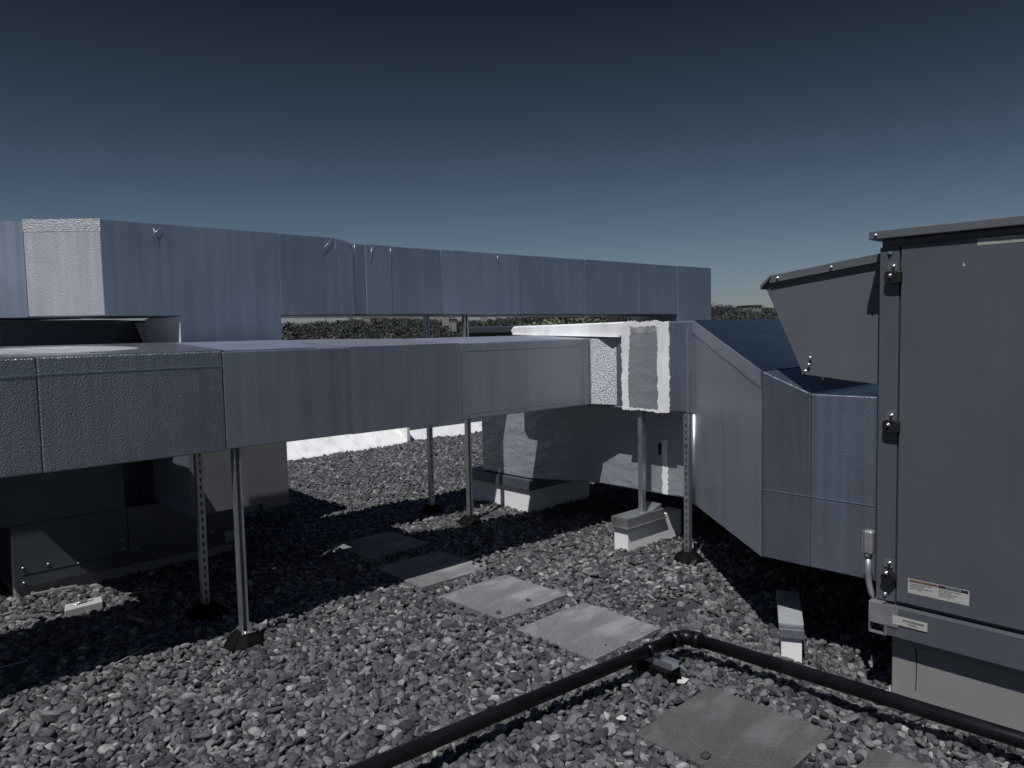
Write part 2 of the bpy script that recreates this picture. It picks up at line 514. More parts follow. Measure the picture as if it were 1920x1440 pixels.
house(231, 466, 5.6, 4.5, 4, 2.2, 'white house at the left end of the hill beside the grey riser', .9)
house(320, 507, 13.2, 8, 6, 2.6, 'pale house breaking the skyline of the left wood', .9)
house(522, 296, 13.0, 20, 9, 3.4, 'long pale flat roofed house on the ridge beside the hood', 1.05, True)

bl = empty('low_building', (14, 13.5, -.045), 'low dark clad building behind the roof edge, left of the white coated box', 'building')
B().prism([(9.95, 12.0), (17, 12.0), (17, 16), (13.4, 16)], -18, 1.66).done('wall', M['darkwall'], bl)
B().prism([(9.85, 11.9), (17.1, 11.9), (17.1, 16.1), (13.35, 16.1)], 1.662, 1.80, .02).done('roof', M['flash'], bl)

# ------------------------------------------------------------------ parapet along the far roof edge
pw = empty('parapet_wall', (7, 9.8, -.04), 'low white membrane parapet wall along the far edge of the roof', 'wall')
B().prism_x([(9.72, -.04), (10.3, -.04), (10.3, .52), (10.06, .52), (9.86, .14)], 6.76, 15.5).done('membrane', M['coat'], pw)
B().prism_x([(9.55, -.04), (10.3, -.04), (10.3, .5), (10.2, .5), (9.6, .02)], -8, 6.70).done('sloped_membrane', M['member'], pw)
B().box(6.701, 6.759, 9.60, 10.3, -.04, .40, .006).done('end_cap', M['coat'], pw)
B().prism_x([(9.862, .168), (9.90, .156), (9.925, .21), (9.888, .222)], 6.80, 15.4, .002).done('termination_bar', M['flash'], pw)
for k in range(8): B().dome((6.9 + k * .45, 9.888, .20), (0, -.85, .45), .012, .01).done('bar_screw', M['galv'], pw)

# ------------------------------------------------------------------ pavers
PAV = [(3.00, 4.84, .57, 0.02, 'concrete paver farthest from the camera, wholly in shade', 'paver'),
       (2.905, 4.035, .60, -.01, 'concrete paver half in shade with a sunlit near strip', 'paver'),
       (2.885, 3.245, .58, .01, 'sunlit concrete paver with a pale smear and two stray pebbles', 'paver'),
       (2.85, 2.49, .585, .0, 'sunlit concrete paver right behind the black pipe', 'paver'),
       (2.435, 1.325, .585, .01, 'large waffle textured paver in front of the black pipe', 'paver_waffle'),
       (2.44, .575, .585, -.01, 'waffle textured paver cut off by the bottom edge', 'paver_waffle')]
for (x, y, s, dz, lab, mt) in PAV:
    m = B().box(x, x + s, y, y + s, -.044, .006, .004)
    o = m.done('paver', M[mt], loc=(x + s / 2, y + s / 2, -.044))
    o.rotation_euler.z = dz
    tag(o, lab, 'paver', 'concrete pavers making a path across the gravel')

# ------------------------------------------------------------------ ducts
# lower duct running along x
ld = empty('air_duct', (1.6, 4.34, 0), 'lower long foil jacketed rectangular duct on strut posts', 'duct', 'foil jacketed roof ducts')
def lower(x0, x1, mat, g=0.0, back=4.68, bev=.007, back1=None):
    B().prism([(x0, 4.0 - g), (x1, 4.0 - g), (x1, back if back1 is None else back1), (x0, back)], 1.095 - g, [1.622 + g, 1.622 + g, 1.622 + g + .053 * ((back if back1 is None else back1) - 4), 1.622 + g + .053 * (back - 4)], bev).done('jacket_section', M[mat], ld)
lower(-1.7, .76, 'foil_emb', .002, 4.83)
lower(.761, 1.615, 'foil_emb', .004, 4.83)
lower(1.616, 2.39, 'foil', .0, 4.85)
B().prism([(2.391, 3.998), (3.245, 3.998), (3.245, 4.68), (2.72, 4.85), (2.391, 4.85)], 1.093, [1.624, 1.624, 1.660, 1.669, 1.669]).done('jacket_section', M['foil'], ld)
B().prism([(-1.69, 4.002), (1.628, 4.002), (1.628, 4.828), (-1.69, 4.828)], [1.624, 1.624, 1.668, 1.668], [1.6305, 1.6305, 1.6745, 1.6745]).done('top_sheet', M['foil_top'], ld)
lower(3.246, 4.50, 'foil_light', .0)  # paler foil puts the glow near the duct's right end into the colour
# mitred end piece that turns to the coated box
B().prism([(4.501, 4.0), (4.59, 4.0), (4.628, 3.93), (4.628, 4.68), (4.501, 4.68)], 1.095, [1.622, 1.622, 1.6257, 1.658, 1.658]).done('jacket_section', M['foil'], ld)
B().prism([(4.588, 3.998), (4.69, 3.70), (4.80, 3.70), (4.80, 4.0)], 1.096, [1.622, 1.624, 1.64, 1.64], .003).done('mitre_panel', M['foil_mitre'], ld)
B().prism([(.93, 4.835), (1.40, 4.835), (1.40, 5.815), (.575, 5.815), (.80, 5.59)], 1.10, 1.60).done('hidden_takeoff', M['foil_blue'], ld)  # unseen duct link, shaped to cast the shadow edge on the old unit
B().prism([(1.63, 4.004), (2.17, 4.004), (2.385, 4.826), (1.63, 4.826)], [1.6205, 1.6205, 1.664, 1.664], [1.628, 1.628, 1.672, 1.672]).done('top_sheet', M['foil_blue'], ld)
B().prism([(.95 + .36 * math.cos(t_ * .35) * (1 + .05 * math.sin(t_ * 3.1)), 4.40 + .27 * math.sin(t_ * .35) * (1 + .06 * math.sin(t_ * 2.3))) for t_ in range(18)], [1.6245 + .0524 * (.40 + .27 * math.sin(t_ * .35)) for t_ in range(18)], [1.6335 + .0524 * (.40 + .27 * math.sin(t_ * .35)) for t_ in range(18)]).done('glow_patch', M['coat_and_glow'], ld)  # pale patch painting the soft glow on the duct top
# lap tape along seams of the front
for (x, wd_, y0, y1, z0, z1) in ((2.39, .003, 3.9965, 3.999, 1.13, 1.56), (3.245, .003, 3.9965, 3.999, 1.13, 1.56), (4.5525, .0075, 3.993, 3.9995, 1.10, 1.62), (4.575, .003, 3.994, 3.9995, 1.10, 1.62)):
    B().box(x - wd_, x + wd_, y0, y1, z0, z1).done('seam', M['galv'], ld)
for (x0, x1, y0, y1, z0, z1) in ((-1.6, 1.61, 3.9935, 3.9955, 1.545, 1.549), (3.3, 4.49, 3.9985, 3.9998, 1.567, 1.5685), (3.3, 4.49, 3.9985, 3.9998, 1.135, 1.1365)):
    B().box(x0, x1, y0, y1, z0, z1).done('lap_line', M['foil_blue'], ld)

# upper duct
ud = empty('air_duct', (3, 5.4, 0), 'upper long blue grey foil duct above the lower one, bent at its left end', 'duct', 'foil jacketed roof ducts')
def upper(x0, x1, mat, g=0.0, z0=1.848, t0=2.40, t1=2.40):
    B().prism([(x0, 5.10 - g), (x1, 5.10 - g), (x1, 5.75), (x0, 5.75)], z0 - g, [t0 + g, t1 + g, t1 + g, t0 + g], .006).done('jacket_section', M[mat], ud)
upper(2.501, 2.955, 'foil_blue', .001, 1.848, 2.429, 2.428)
upper(2.956, 3.10, 'foil_blue', .003, 1.85, 2.428, 2.393)
upper(3.101, 3.215, 'foil_blue', .0, 1.85, 2.393, 2.393)
upper(3.216, 3.46, 'foil_blue', .004, 1.85, 2.393, 2.394)
upper(3.461, 3.955, 'foil_blue', .0, 1.85, 2.394, 2.395)
upper(3.956, 4.865, 'foil_blue', .003, 1.85, 2.395, 2.398)
upper(4.866, 5.785, 'foil_blue', .001, 1.85, 2.398, 2.400)
upper(5.786, 6.675, 'foil_blue', .003, 1.85, 2.400, 2.402)
upper(6.676, 7.40, 'foil_blue', .0, 1.85, 2.402, 2.404)
upper(7.401, 8.10, 'foil_blue', .002, 1.752, 2.404, 2.406)
B().prism([(1.352, 5.1), (1.80, 5.75), (1.62, 5.95), (1.40, 5.83), (1.0, 5.385)], 1.848, 2.432, .006).done('mitre_section', M['foil_pale'], ud)
m = B().prism([(1.3535, 5.0975), (1.3560, 5.1), (1.003, 5.385), (1.0005, 5.3825)], 2.36, 2.436)
m.done('fold_strip', M['foil_pale_emb'], ud)
B().prism([(.999, 5.386), (1.399, 5.831), (1.2, 6.15), (-2.2, 6.15), (-2.2, 5.50), (.86, 5.50)], 1.846, 2.426).done('jacket_section', M['foil_blue'], ud)
# riser box that drops to the old unit
B().prism_y([(1.353, 1.846), (1.80, 1.846), (1.80, .512), (2.50, .512), (2.50, 2.429), (1.353, 2.429)], 5.10, 5.75).done('riser', M['foil_blue'], ud)
B().box(1.801, 2.499, 5.7505, 5.815, .515, 1.836).done('riser_collar', M['foil_blue'], ud)
B().prism([(2.501, 4.853), (2.71, 4.853), (2.78, 4.90), (2.78, 5.32), (2.501, 5.32)], 1.10, 1.655).done('side_shade_box', M['foil_blue'], ud)  # unseen box added to shade the farthest paver
B().box(1.80, 2.50, 5.0945, 5.0995, .514, 1.09, .001).done('riser_panel', M['riser'], ud)
B().box(1.796, 1.7995, 5.11, 5.80, 1.55, 1.84).done('bounce_panel', M['coat'], ud)  # white sheet paints bounce light onto the riser's shaded side
for x in (2.955, 3.10, 3.955, 4.865, 5.785, 6.675): B().box(x - .004, x + .004, 5.0935, 5.0965, 1.855, 2.34).done('seam', M['galv'], ud)
m = B().box(1.81, 7.39, 5.13, 5.72, 1.842, 1.8475); m.done('stiffener', M['flash'], ud)
# loose thread-like tears at the lap edges
for (x, z, l, dx) in ((1.66, 2.40, .09, .02), (1.70, 2.405, .05, -.05), (2.93, 2.42, .1, -.09), (3.12, 2.385, .12, .02), (3.45, 2.38, .1, .0), (3.28, 2.38, .12, -.02), (4.60, 2.38, .08, .0)):
    B().tube([(x, 5.092, z), (x + dx * .5, 5.0905, z - l * .5), (x + dx, 5.092, z - l)], .0018, 6).done('torn_edge', M['galv'], ud)

# plenum box with white coating, taper and run into the grey unit
pl = empty('duct_plenum', (5.2, 3.4, 0), 'foil duct box with white sealant strips, tapering down to the grey unit', 'duct', 'foil jacketed roof ducts')
B().prism([(4.63, 3.06), (8.3, 3.06), (8.3, 5.80), (6.95, 5.80), (6.95, 5.0), (4.70, 5.0), (4.66, 4.93), (4.66, 3.70), (4.63, 3.70)], 1.08,
          1.744, .01).done('box', M['foil_fine'], pl)
def jag(n, lo, hi, amp):
    """ragged hand-brushed edge: a slow wander plus bristle marks"""
    out = []; wv = 0
    for i in range(n + 1):
        wv = wv * .8 + random.uniform(-amp, amp) * .7
        out.append((lo + (hi - lo) * i / n, max(-1.6 * amp, min(1.6 * amp, wv)) + random.uniform(-amp, amp) * .35))
    return out
def strip(y0, y1, z0, z1, x, th, amp, name, mat, nn=64):
    """white brushed-on band on a face of constant x, with ragged long edges"""
    if (z1 - z0) > abs(y1 - y0):
        A = [(y0 + d, z) for z, d in jag(nn, z0, z1, amp)]
        C = [(y1 + d, z) for z, d in jag(nn, z1, z0, amp)]
    else:
        A = [(y, z0 + d) for y, d in jag(nn, y0, y1, amp)]
        C = [(y, z1 + d) for y, d in jag(nn, y1, y0, amp)]
    B().prism_x(A + C, x - th, x + .004).done(name, mat, pl)
strip(3.712, 3.646, 1.075, 1.53, 4.63, .003, .006, 'sealant_strip', M['coat'])
strip(3.712, 3.632, 1.531, 1.72, 4.63, .003, .006, 'sealant_strip', M['coat'])
strip(3.372, 3.268, 1.072, 1.72, 4.63, .0033, .006, 'sealant_strip', M['coat'])
strip(3.70, 3.27, 1.708, 1.748, 4.63, .0036, .007, 'sealant_strip', M['coat'])
strip(3.64, 3.37, 1.668, 1.712, 4.63, .0027, .008, 'sealant_smear', M['coat_and_glow'])
strip(3.71, 3.268, 1.070, 1.086, 4.63, .0039, .006, 'sealant_strip', M['coat'])
B().box(4.6282, 4.634, 3.366, 3.640, 1.08, 1.725, .001).done('foil_patch', M['foil_tape'], pl)
# coated edge above the lower duct
B().prism_x([(3.69, 1.632), (4.945, 1.648), (4.985, 1.70), (4.945, 1.738), (3.69, 1.75)], 4.635, 4.69, .012).done('coated_edge', M['coat'], pl)
B().prism([(4.60, 3.80), (4.662, 3.69), (4.70, 3.69), (4.70, 4.95), (4.625, 4.95)], [1.634, 1.634, 1.64, 1.668, 1.664], [1.6385, 1.6385, 1.646, 1.674, 1.67]).done('coating_fillet', M['coat'], pl)
B().box(4.626, 4.6295, 3.10, 3.118, 1.08, 1.70).done('seam', M['galv'], pl)
B().box(4.6255, 4.629, 3.075, 3.083, 1.08, 1.66).done('seam', M['galv'], pl)
# tapering section
B().prism([(3.66, 2.0), (6.6, 2.0), (6.6, 3.058), (4.625, 3.058)], [.466, .42, .42, .42], [1.458, 1.458, 1.744, 1.744]).done('taper', M['foil'], pl)
B().prism([(3.662, 2.002), (6.6, 2.002), (6.6, 3.057), (4.624, 3.057)], [1.4585, 1.4585, 1.7445, 1.7445], [1.4625, 1.4625, 1.749, 1.749]).done('top_sheet', M['foil_mirror'], pl)
B().prism([(3.66, 1.735), (6.6, 1.735), (6.6, 1.999), (3.66, 1.999)], .467, [1.354, 1.354, 1.460, 1.460], .006).done('run', M['foil_fine'], pl)
B().prism([(3.66, 1.365), (6.6, 1.365), (6.6, 1.734), (3.66, 1.734)], .468, 1.353, .006).done('run', M['foil_run'], pl)
B().prism([(3.664, 1.366), (6.6, 1.366), (6.6, 1.733), (3.664, 1.733)], 1.3535, 1.357).done('top_sheet', M['foil_mirror'], pl)
# folded strip along the sloping top edge of the taper, and corner trim
def on_taper(t, z):      # point on the slanted face, t from 0 (box) to 1
    return Vector((4.625 + (3.66 - 4.625) * t, 3.058 + (2.0 - 3.058) * t, z))
nrm = Vector((-.739, .674, 0))
ztop = lambda t: 1.748 - .286 * t
m = B()
pts = []
k = 24
lo = [on_taper(i / k, ztop(i / k) - .085 - random.uniform(0, .008)) + nrm * .004 for i in range(k + 1)]
hi = [on_taper(i / k, ztop(i / k) - .002) + nrm * .004 for i in range(k + 1)]
for i in range(k):
    m.quad([lo[i], hi[i], hi[i + 1], lo[i + 1]])
    m.quad([lo[i], lo[i + 1], lo[i + 1] - nrm * .004, lo[i] - nrm * .004])
    m.quad([hi[i + 1], hi[i], hi[i] - nrm * .004, hi[i + 1] - nrm * .004])
m.done('fold_strip', M['foil_light'], pl)
B().tube([(4.616, 3.05, .425), (4.616, 3.05, 1.075)], .017, 16).done('corner_trim', M['galv'], pl)
B().box(3.657, 3.6598, 1.376, 1.99, .83, .832).done('lap_line', M['foil_blue'], pl)

# wrinkled foil duct on its white curb, under the box
wd = empty('air_duct', (5.1, 4.6, 0), 'wrinkled foil wrapped duct sitting on the white curb under the box', 'duct', 'foil jacketed roof ducts')
def wrinkled(poly_yz, x0, x1, name, mat, par, amp=.006, ny=44, nz=26):
    """a -x face with real dents in front of a solid body"""
    m = B()
    ys = [p[0] for p in poly_yz]
    y0, y1 = min(ys), max(ys)
    def zr(y):
        lo = None
        for (a_, b_) in zip(poly_yz[0], poly_yz[0]): pass
        return None
    return m
B().prism_x([(5.69, .315), (5.69, 1.078), (3.065, 1.078), (3.065, .385), (4.19, .385), (5.02, .315)], 4.87, 5.60, .012).done('wrap', M['foil_wrap'], wd)
B().prism_x([(3.508 + random.uniform(-.007, .007), .39 + i * .016) for i in range(28)] + [(3.458 + random.uniform(-.006, .006), .39 + (27 - i) * .016) for i in range(28)], 4.865, 4.872).done('sealant_strip', M['coat'], wd)
B().box(4.8635, 4.868, 3.518, 3.545, .70, .79).done('dark_tape', M['seam'], wd)
cb = empty('roof_curb', (5.3, 5.4, -.045), 'white roof curb with dark metal cap under the wrinkled duct', 'curb', 'white roof curbs')
B().prism([(4.87, 5.02), (5.72, 5.02), (5.72, 5.90), (4.87, 5.90)], -.044, .205, .006).done('base', M['curbwhite'], cb)
B().box(4.84, 5.75, 4.985, 5.93, .2055, .305, .006).done('cap', M['flash'], cb)

# ------------------------------------------------------------------ strut posts
def strut(x, y, ztop, web, slots, label, zbot=.055, foot=True, bracket=False):
    """41 mm slotted channel standing upright; web = side that carries the slotted back"""
    t = empty('strut_post', (x, y, -.03), label, 'post', 'galvanised strut posts carrying the ducts')
    h = .0205; th = .0026
    m = B()
    # local profile: web at +v, open at -v
    def bx(u0, u1, v0, v1, z0, z1):
        if web == '-y': X0, X1, Y0, Y1 = x + u0, x + u1, y - v1, y - v0
        elif web == '+y': X0, X1, Y0, Y1 = x + u0, x + u1, y + v0, y + v1
        elif web == '-x': X0, X1, Y0, Y1 = x - v1, x - v0, y + u0, y + u1
        else: X0, X1, Y0, Y1 = x + v0, x + v1, y + u0, y + u1
        m.box(X0, X1, Y0, Y1, z0, z1)
    for s in (-1, 1):
        a_, b_ = sorted((s * h, s * (h - th)))
        bx(a_, b_, -h + th, h - th, zbot, ztop)          # side walls
        a_, b_ = sorted((s * h, s * (h - .0095)))
        bx(a_, b_, -h, -h + th, zbot, ztop)              # lips
        a_, b_ = sorted((s * (h - .0095), s * (h - .0095 + th)))
        bx(a_, b_, -h + th, -h + .0085, zbot, ztop)      # returned lip
    if slots:
        sw = .0072
        bx(-h, -sw, h - th, h, zbot, ztop); bx(sw, h, h - th, h, zbot, ztop)
        z = zbot
        while z < ztop:
            bx(-sw, sw, h - th, h, z, min(z + .022, ztop)); z += .05
    else:
        bx(-h, h, h - th, h, zbot, ztop)
    m.done('channel', M['galv'], t)
    if foot:
        f = B(); n = 8; prof = [(.036, .066), (.052, .062), (.072, .046), (.098, .018), (.128, -.028)]
        rings = []
        for (r, z) in prof:
            rings.append([f.bm.verts.new((x + r * math.cos(2 * math.pi * k / 16 + .2) * (1.0 if k % 2 else .90), y + r * math.sin(2 * math.pi * k / 16 + .2) * (1.0 if k % 2 else .90), z)) for k in range(16)])
        for a_, b_ in zip(rings, rings[1:]):
            for k in range(16): f.bm.faces.new((a_[k], b_[k], b_[(k + 1) % 16], a_[(k + 1) % 16]))
        f.bm.faces.new(rings[0])
        bmesh.ops.recalc_face_normals(f.bm, faces=f.bm.faces[:])
        for k in range(8):
            an = 2 * math.pi * (2 * k + 1) / 16 + .2
            f.tube([(x + r * math.cos(an), y + r * math.sin(an), z + .002) for r, z in prof], .0045, 6)
        f.done('foot', M['rubber'], t)
    if bracket:
        k = B().box(x - .03, x + .045, y - .055, y - .0215, .0625, .0675, .001)
        k.box(x + .0215, x + .026, y - .05, y + .01, .068, .115, .001)
        bk = k.done('bracket', M['galv_dark'], t)
        for dx in (-.012, .028): B().dome((x + dx, y - .042, .0675), (0, 0, 1), .008, .012).done('bolt', M['bolt'], bk)
    return t
strut(1.68, 4.035, 1.088, '+y', False, 'nearest tall strut post, open channel facing the camera, fully on sunlit gravel', bracket=True)
strut(1.695, 4.635, 1.092, '-y', True, 'slotted strut post in the shade left of the nearest post')
strut(4.228, 5.125, 1.842, '+y', False, 'open channel strut post left of the wrinkled duct, rising past the lower duct')
strut(4.239, 5.704, 1.842, '-y', True, 'slotted strut post rising past the lower duct, the farther one')
strut(4.68, 3.565, 1.075, '-y', False, 'short strut post standing on the metal capped white block', .272, False)
strut(4.61, 3.10, 1.075, '-x', True, 'slotted strut post on a black foot in front of the tapering duct')

# ------------------------------------------------------------------ small equipment supports
sb = empty('support_block', (4.75, 3.57, -.045), 'short white support block with rusty metal cap carrying a strut post', 'support', 'white roof supports with metal caps')
B().prism_x([(3.53, -.044), (3.66, -.044), (3.66, .215), (3.53, .215)], 4.45, 5.15, .004).done('base', M['curbwhite'], sb)
m = B()
m.prism_x([(3.512, .19), (3.676, .19), (3.672, .266), (3.516, .266)], 4.432, 4.90, .003)
m.prism_x([(3.505, .186), (3.683, .186), (3.683, .194), (3.505, .194)], 4.425, 4.92)
m.done('cap', M['galv_dark'], sb)
B().prism([(4.75, 3.53), (4.885, 3.53), (4.885, 3.66), (4.75, 3.66)], .2665, [.272, .305, .305, .272], .002).done('cap_flange', M['galv_dark'], sb)
B().box(4.60, 4.745, 3.518, 3.64, .2665, .2715, .001).done('base_plate', M['galv_dark'], sb)
s2 = empty('support_block', (3.75, 1.86, -.045), 'low white support block with bare metal cap beside the grey unit', 'support', 'white roof supports with metal caps')
def rect(wd_, l0, l1):
    d = Vector((.875, .485)); q = Vector((-.485, .875)); c_ = Vector((3.58, 1.79))
    return [tuple(c_ + d * l0 - q * wd_), tuple(c_ + d * l1 - q * wd_), tuple(c_ + d * l1 + q * wd_), tuple(c_ + d * l0 + q * wd_)]
B().prism(rect(.050, .004, .56), -.044, .1045, .003).done('base', M['curbwhite'], s2)
cp = B().prism(rect(.060, -.012, .57), .105, .153, .003).done('cap', M['galv'], s2)
B().prism(rect(.061, .06, .565), .1535, .159, .001).done('cap_sheet', M['cap_pale'], cp)

# ------------------------------------------------------------------ black drain pipe with its support
pp = empty('drain_pipe', (3.2, 2.18, -.045), 'black plastic drain pipe turning a right angle above the gravel', 'pipe')
zc = .114; R = .0315
cx, cy = 3.205, 2.185
B().tube([(-1.4, 2.545, zc), (3.13, 2.192, zc)], R, 28).done('pipe', M['abs'], pp)
B().tube([(3.209, 2.11, zc), (3.262, .70, zc), (3.33, -1.6, zc)], R, 28).done('pipe', M['abs'], pp)
arc = [(3.13, 2.192, zc), (3.15, 2.19, zc), (3.178, 2.184, zc), (3.196, 2.168, zc), (3.204, 2.145, zc), (3.207, 2.115, zc), (3.208, 2.10, zc)]
m = B().tube(arc, R + .006, 28)
m.tube([(3.105, 2.194, zc), (3.145, 2.191, zc)], R + .009, 28); m.tube([(3.2065, 2.125, zc), (3.208, 2.085, zc)], R + .009, 28)
m.done('elbow', M['abs'], pp)
B().tube([(2.92, 2.209, zc), (2.965, 2.205, zc)], R + .004, 28).done('coupling', M['abs'], pp)
ps = empty('pipe_support', (2.98, 2.14, -.045), 'dark rubber block with strut channel under the black pipe', 'support')
B().prism([(2.91, 2.085), (3.02, 2.075), (3.04, 2.30), (2.93, 2.31)], -.04, .048, .006).done('block', M['rubber'], ps)
m = B(); m.box(2.945, 3.005, 2.078, 2.29, .0485, .051); m.box(2.945, 2.948, 2.078, 2.29, .0512, .082); m.box(3.002, 3.005, 2.078, 2.29, .0512, .082)
m.done('channel', M['galv'], ps)

# ------------------------------------------------------------------ old unit under the ducts (left)
ou = empty('rooftop_unit', (1.0, 6.6, -.045), 'dark metal rooftop unit in the shade behind the lower duct', 'rooftop unit', 'rooftop air units')
B().prism([(.905, 5.84), (2.37, 5.84), (2.37, 8.0), (.905, 8.0)], -.044, .07, .004).done('curb', M['curbgrey'], ou)
B().box(.90, 2.40, 5.82, 8.0, .0705, .49, .004).done('base', M['unit_old'], ou)
B().box(-3, .899, 6.30, 7.9, -.04, .4895).done('base', M['unit_old'], ou)
B().prism([(-3, 5.822), (1.60, 5.822), (1.80, 6.08), (2.84, 6.08), (2.84, 7.9), (-3, 7.9)], .4905, 1.838, .004).done('cabinet', M['unit_old'], ou)
for (x0, x1, z0, z1) in ((1.605, 1.610, .17, .489), (.955, 1.59, .155, .158)):
    B().box(x0, x1, 5.8165, 5.8195, z0, z1).done('panel_seam', M['seam'], ou)
for (x, z) in ((1.57, .20), (1.57, .26), (1.66, .18), (1.28, .16), (1.10, .195), (.955, .20), (.955, .10), (2.2, .2), (1.9, .24)):
    B().dome((x, 5.8195, z), (0, -1, 0), .009, .009).done('bolt', M['galv_dark'], ou)
B().box(-1.2, .93, 5.795, 5.8195, 1.25, 1.805, .003).done('access_plate', M['riser'], ou)
rl = B().box(2.402, 3.05, 6.60, 6.68, .10, .20, .004).done('base_rail', M['galv_dark'], ou)
B().box(2.95, 3.20, 6.55, 6.5995, .11, .22, .012).done('rail_end', M['galv_dark'], rl)
B().box(2.30, 2.40, 5.805, 5.8195, .09, .18, .003).done('lifting_lug', M['galv_dark'], ou)

# ------------------------------------------------------------------ large grey unit on the right
gu = empty('rooftop_unit', (4.5, 0, 0), 'large grey rooftop unit with labelled door and intake hood', 'rooftop unit', 'rooftop air units')
B().box(3.515, 5.6, -2.6, 1.345, .30, 2.066, .004).done('cabinet', M['unit'], gu)
B().box(3.4985, 3.514, 1.266, 1.347, .445, 2.03, .002).done('corner_post', M['unit'], gu)
dr = B().box(3.497, 3.5135, .02, 1.258, .452, 2.035, .003).done('door', M['unit'], gu)
B().box(3.497, 3.5135, -2.59, .012, .452, 2.035, .003).done('door', M['unit'], gu)
m = B(); m.box(3.5125, 3.5148, 1.2585, 1.2655, .446, 2.035); m.done('gasket', M['seam'], gu)
# roof cap with folded lip
m = B(); m.box(3.468, 5.7, -2.7, 1.385, 2.0665, 2.103, .003)
rc = m.done('roof_cap', M['unit_side'], gu)
B().dome((3.468, 1.355, 2.083), (-1, 0, 0), .008, .01).done('screw', M['bolt'], rc)
# base rail: C channel with bare metal end
m = B(); m.box(3.462, 3.4995, -2.6, 1.30, .300, .436, .003); m.box(3.50, 5.6, -2.6, 1.34, .29, .2995)
br = m.done('base_rail', M['unit'], gu)
m = B(); m.box(3.458, 3.4615, 1.235, 1.362, .345, .44, .001)
m.box(3.46, 3.53, 1.3585, 1.3625, .345, .44); m.box(3.462, 3.53, 1.303, 1.358, .436, .4395)
m.box(3.458, 3.53, 1.2855, 1.36, .298, .3025); m.box(3.46, 3.53, 1.3585, 1.3625, .303, .345); m.box(3.458, 3.53, 1.284, 1.288, .303, .345)
m.done('channel_end', M['conduit'], gu)
# hood
hp = [(1.352, 2.018), (1.93, 1.948), (1.975, 1.905), (1.77, 1.458), (1.352, 1.415)]
hd = B().prism_x(hp, 3.642, 3.650, .001).done('intake_hood', M['unit_side'], gu)
m = B()
m.prism_x([(1.352, 2.023), (1.94, 1.952), (1.94, 1.947), (1.352, 2.0185)], 3.625, 5.35)
m.prism_x([(1.352, 2.0182), (1.938, 1.9468), (1.938, 1.915), (1.352, 1.985)], 3.622, 3.6315)
m.done('hood_top', M['unit_side'], hd)
m = B()
m.prism_x([(1.352, 1.4095), (1.77, 1.4525), (1.772, 1.4575), (1.352, 1.4145)], 3.632, 5.35)
m.prism_x([(1.352, 2.018), (1.93, 1.946), (1.975, 1.905), (1.77, 1.459), (1.352, 1.416)], 5.34, 5.35)
m.done('hood_bottom', M['unit_side'], hd)
m = B(); m.prism_x([(1.932, 1.955), (1.988, 1.905), (1.986, 1.885), (1.975, 1.90), (1.93, 1.943)], 3.618, 5.36); m.done('hood_lip', M['unit_side'], hd)
m = B(); m.prism_x([(1.772, 1.47), (1.955, 1.885), (1.945, 1.89), (1.762, 1.475)], 3.66, 5.33); m.done('intake_screen', M['seam'], hd)
for (y, z) in ((1.895, 1.937), (1.62, 1.971), (1.727, 1.535), (1.733, 1.50), (1.752, 1.467)):
    B().dome((3.622 if z > 1.9 else 3.632, y, z), (-1, 0, 0), .008, .009).done('screw', M['bolt'], hd)
B().dome((3.66, 1.672, 1.438), (0, .1, -1), .009, .012).done('screw', M['bolt'], hd)
# latches on the corner post
def latch(z, ang):
    m = B()
    m.box(3.4935, 3.498, 1.272, 1.312, z + .022, z + .062, .001)
    lt = m.done('latch', M['unit_side'], gu)
    A = B()
    pr = [(1.318, z + .012), (1.313, z + .022), (1.30, z + .027), (1.262, z + .024), (1.250, z + .018), (1.250, z - .026), (1.262, z - .031), (1.30, z - .030), (1.314, z - .024), (1.318, z - .012)]
    if ang:
        ca, sa = math.cos(ang), math.sin(ang); pr = [(1.288 + (y - 1.288) * ca * .8 - (q - z) * sa, z + (y - 1.288) * sa * .8 + (q - z) * ca) for y, q in pr]
        pr = [(y, q - .014) for y, q in pr]
    A.prism_x(pr, 3.468, 3.4965, .003)
    A.done('latch_body', M['latch'], lt)
    B().dome((3.4935, 1.287, z + .045), (-1, 0, 0), .008, .012).done('bolt', M['bolt'], lt)
    B().dome((3.468, 1.292, z + .004), (-1, 0, 0), .009, .012).done('bolt', M['bolt'], lt)
latch(1.900, 0); latch(1.245, 0); latch(.578, .6)
B().dome((3.4985, 1.305, .475), (-1, 0, 0), .010, .012).done('bolt', M['bolt'], gu)
B().dome((3.4985, 1.305, 2.0), (-1, 0, 0), .010, .010).done('bolt', M['unit'], gu)
# writing
def text_mesh(lines, x, parent, name, mat):
    """lines: (string, y_left, z_base, letter height); on a face looking toward -x"""
    bmx = bmesh.new()
    for (s, y, z, hgt) in lines:
        cu = bpy.data.curves.new('t', 'FONT'); cu.body = s; cu.size = hgt * 1.4; cu.extrude = .0002
        to = bpy.data.objects.new('t', cu); COL.objects.link(to)
        dg = bpy.context.evaluated_depsgraph_get()
        me = bpy.data.meshes.new_from_object(to.evaluated_get(dg))
        me.transform(Matrix(((0, 0, -1, x), (-1, 0, 0, y), (0, 1, 0, z), (0, 0, 0, 1))))
        bmx.from_mesh(me)
        bpy.data.objects.remove(to); bpy.data.meshes.remove(me); bpy.data.curves.remove(cu)
    bb = B(); bb.bm.free(); bb.bm = bmx
    return bb.done(name, mat, parent)
xs = 3.4968
lb = B().box(xs - .0006, xs, .775, .967, 2.004, 2.031).done('name_label', M['label_dim'], gu); lb['label'] = 'pale strip label reading FILTER SECTION'
text_mesh([('FILTER SECTION', .905, 2.0125, .0095)], xs - .001, lb, 'label_text', M['ink'])
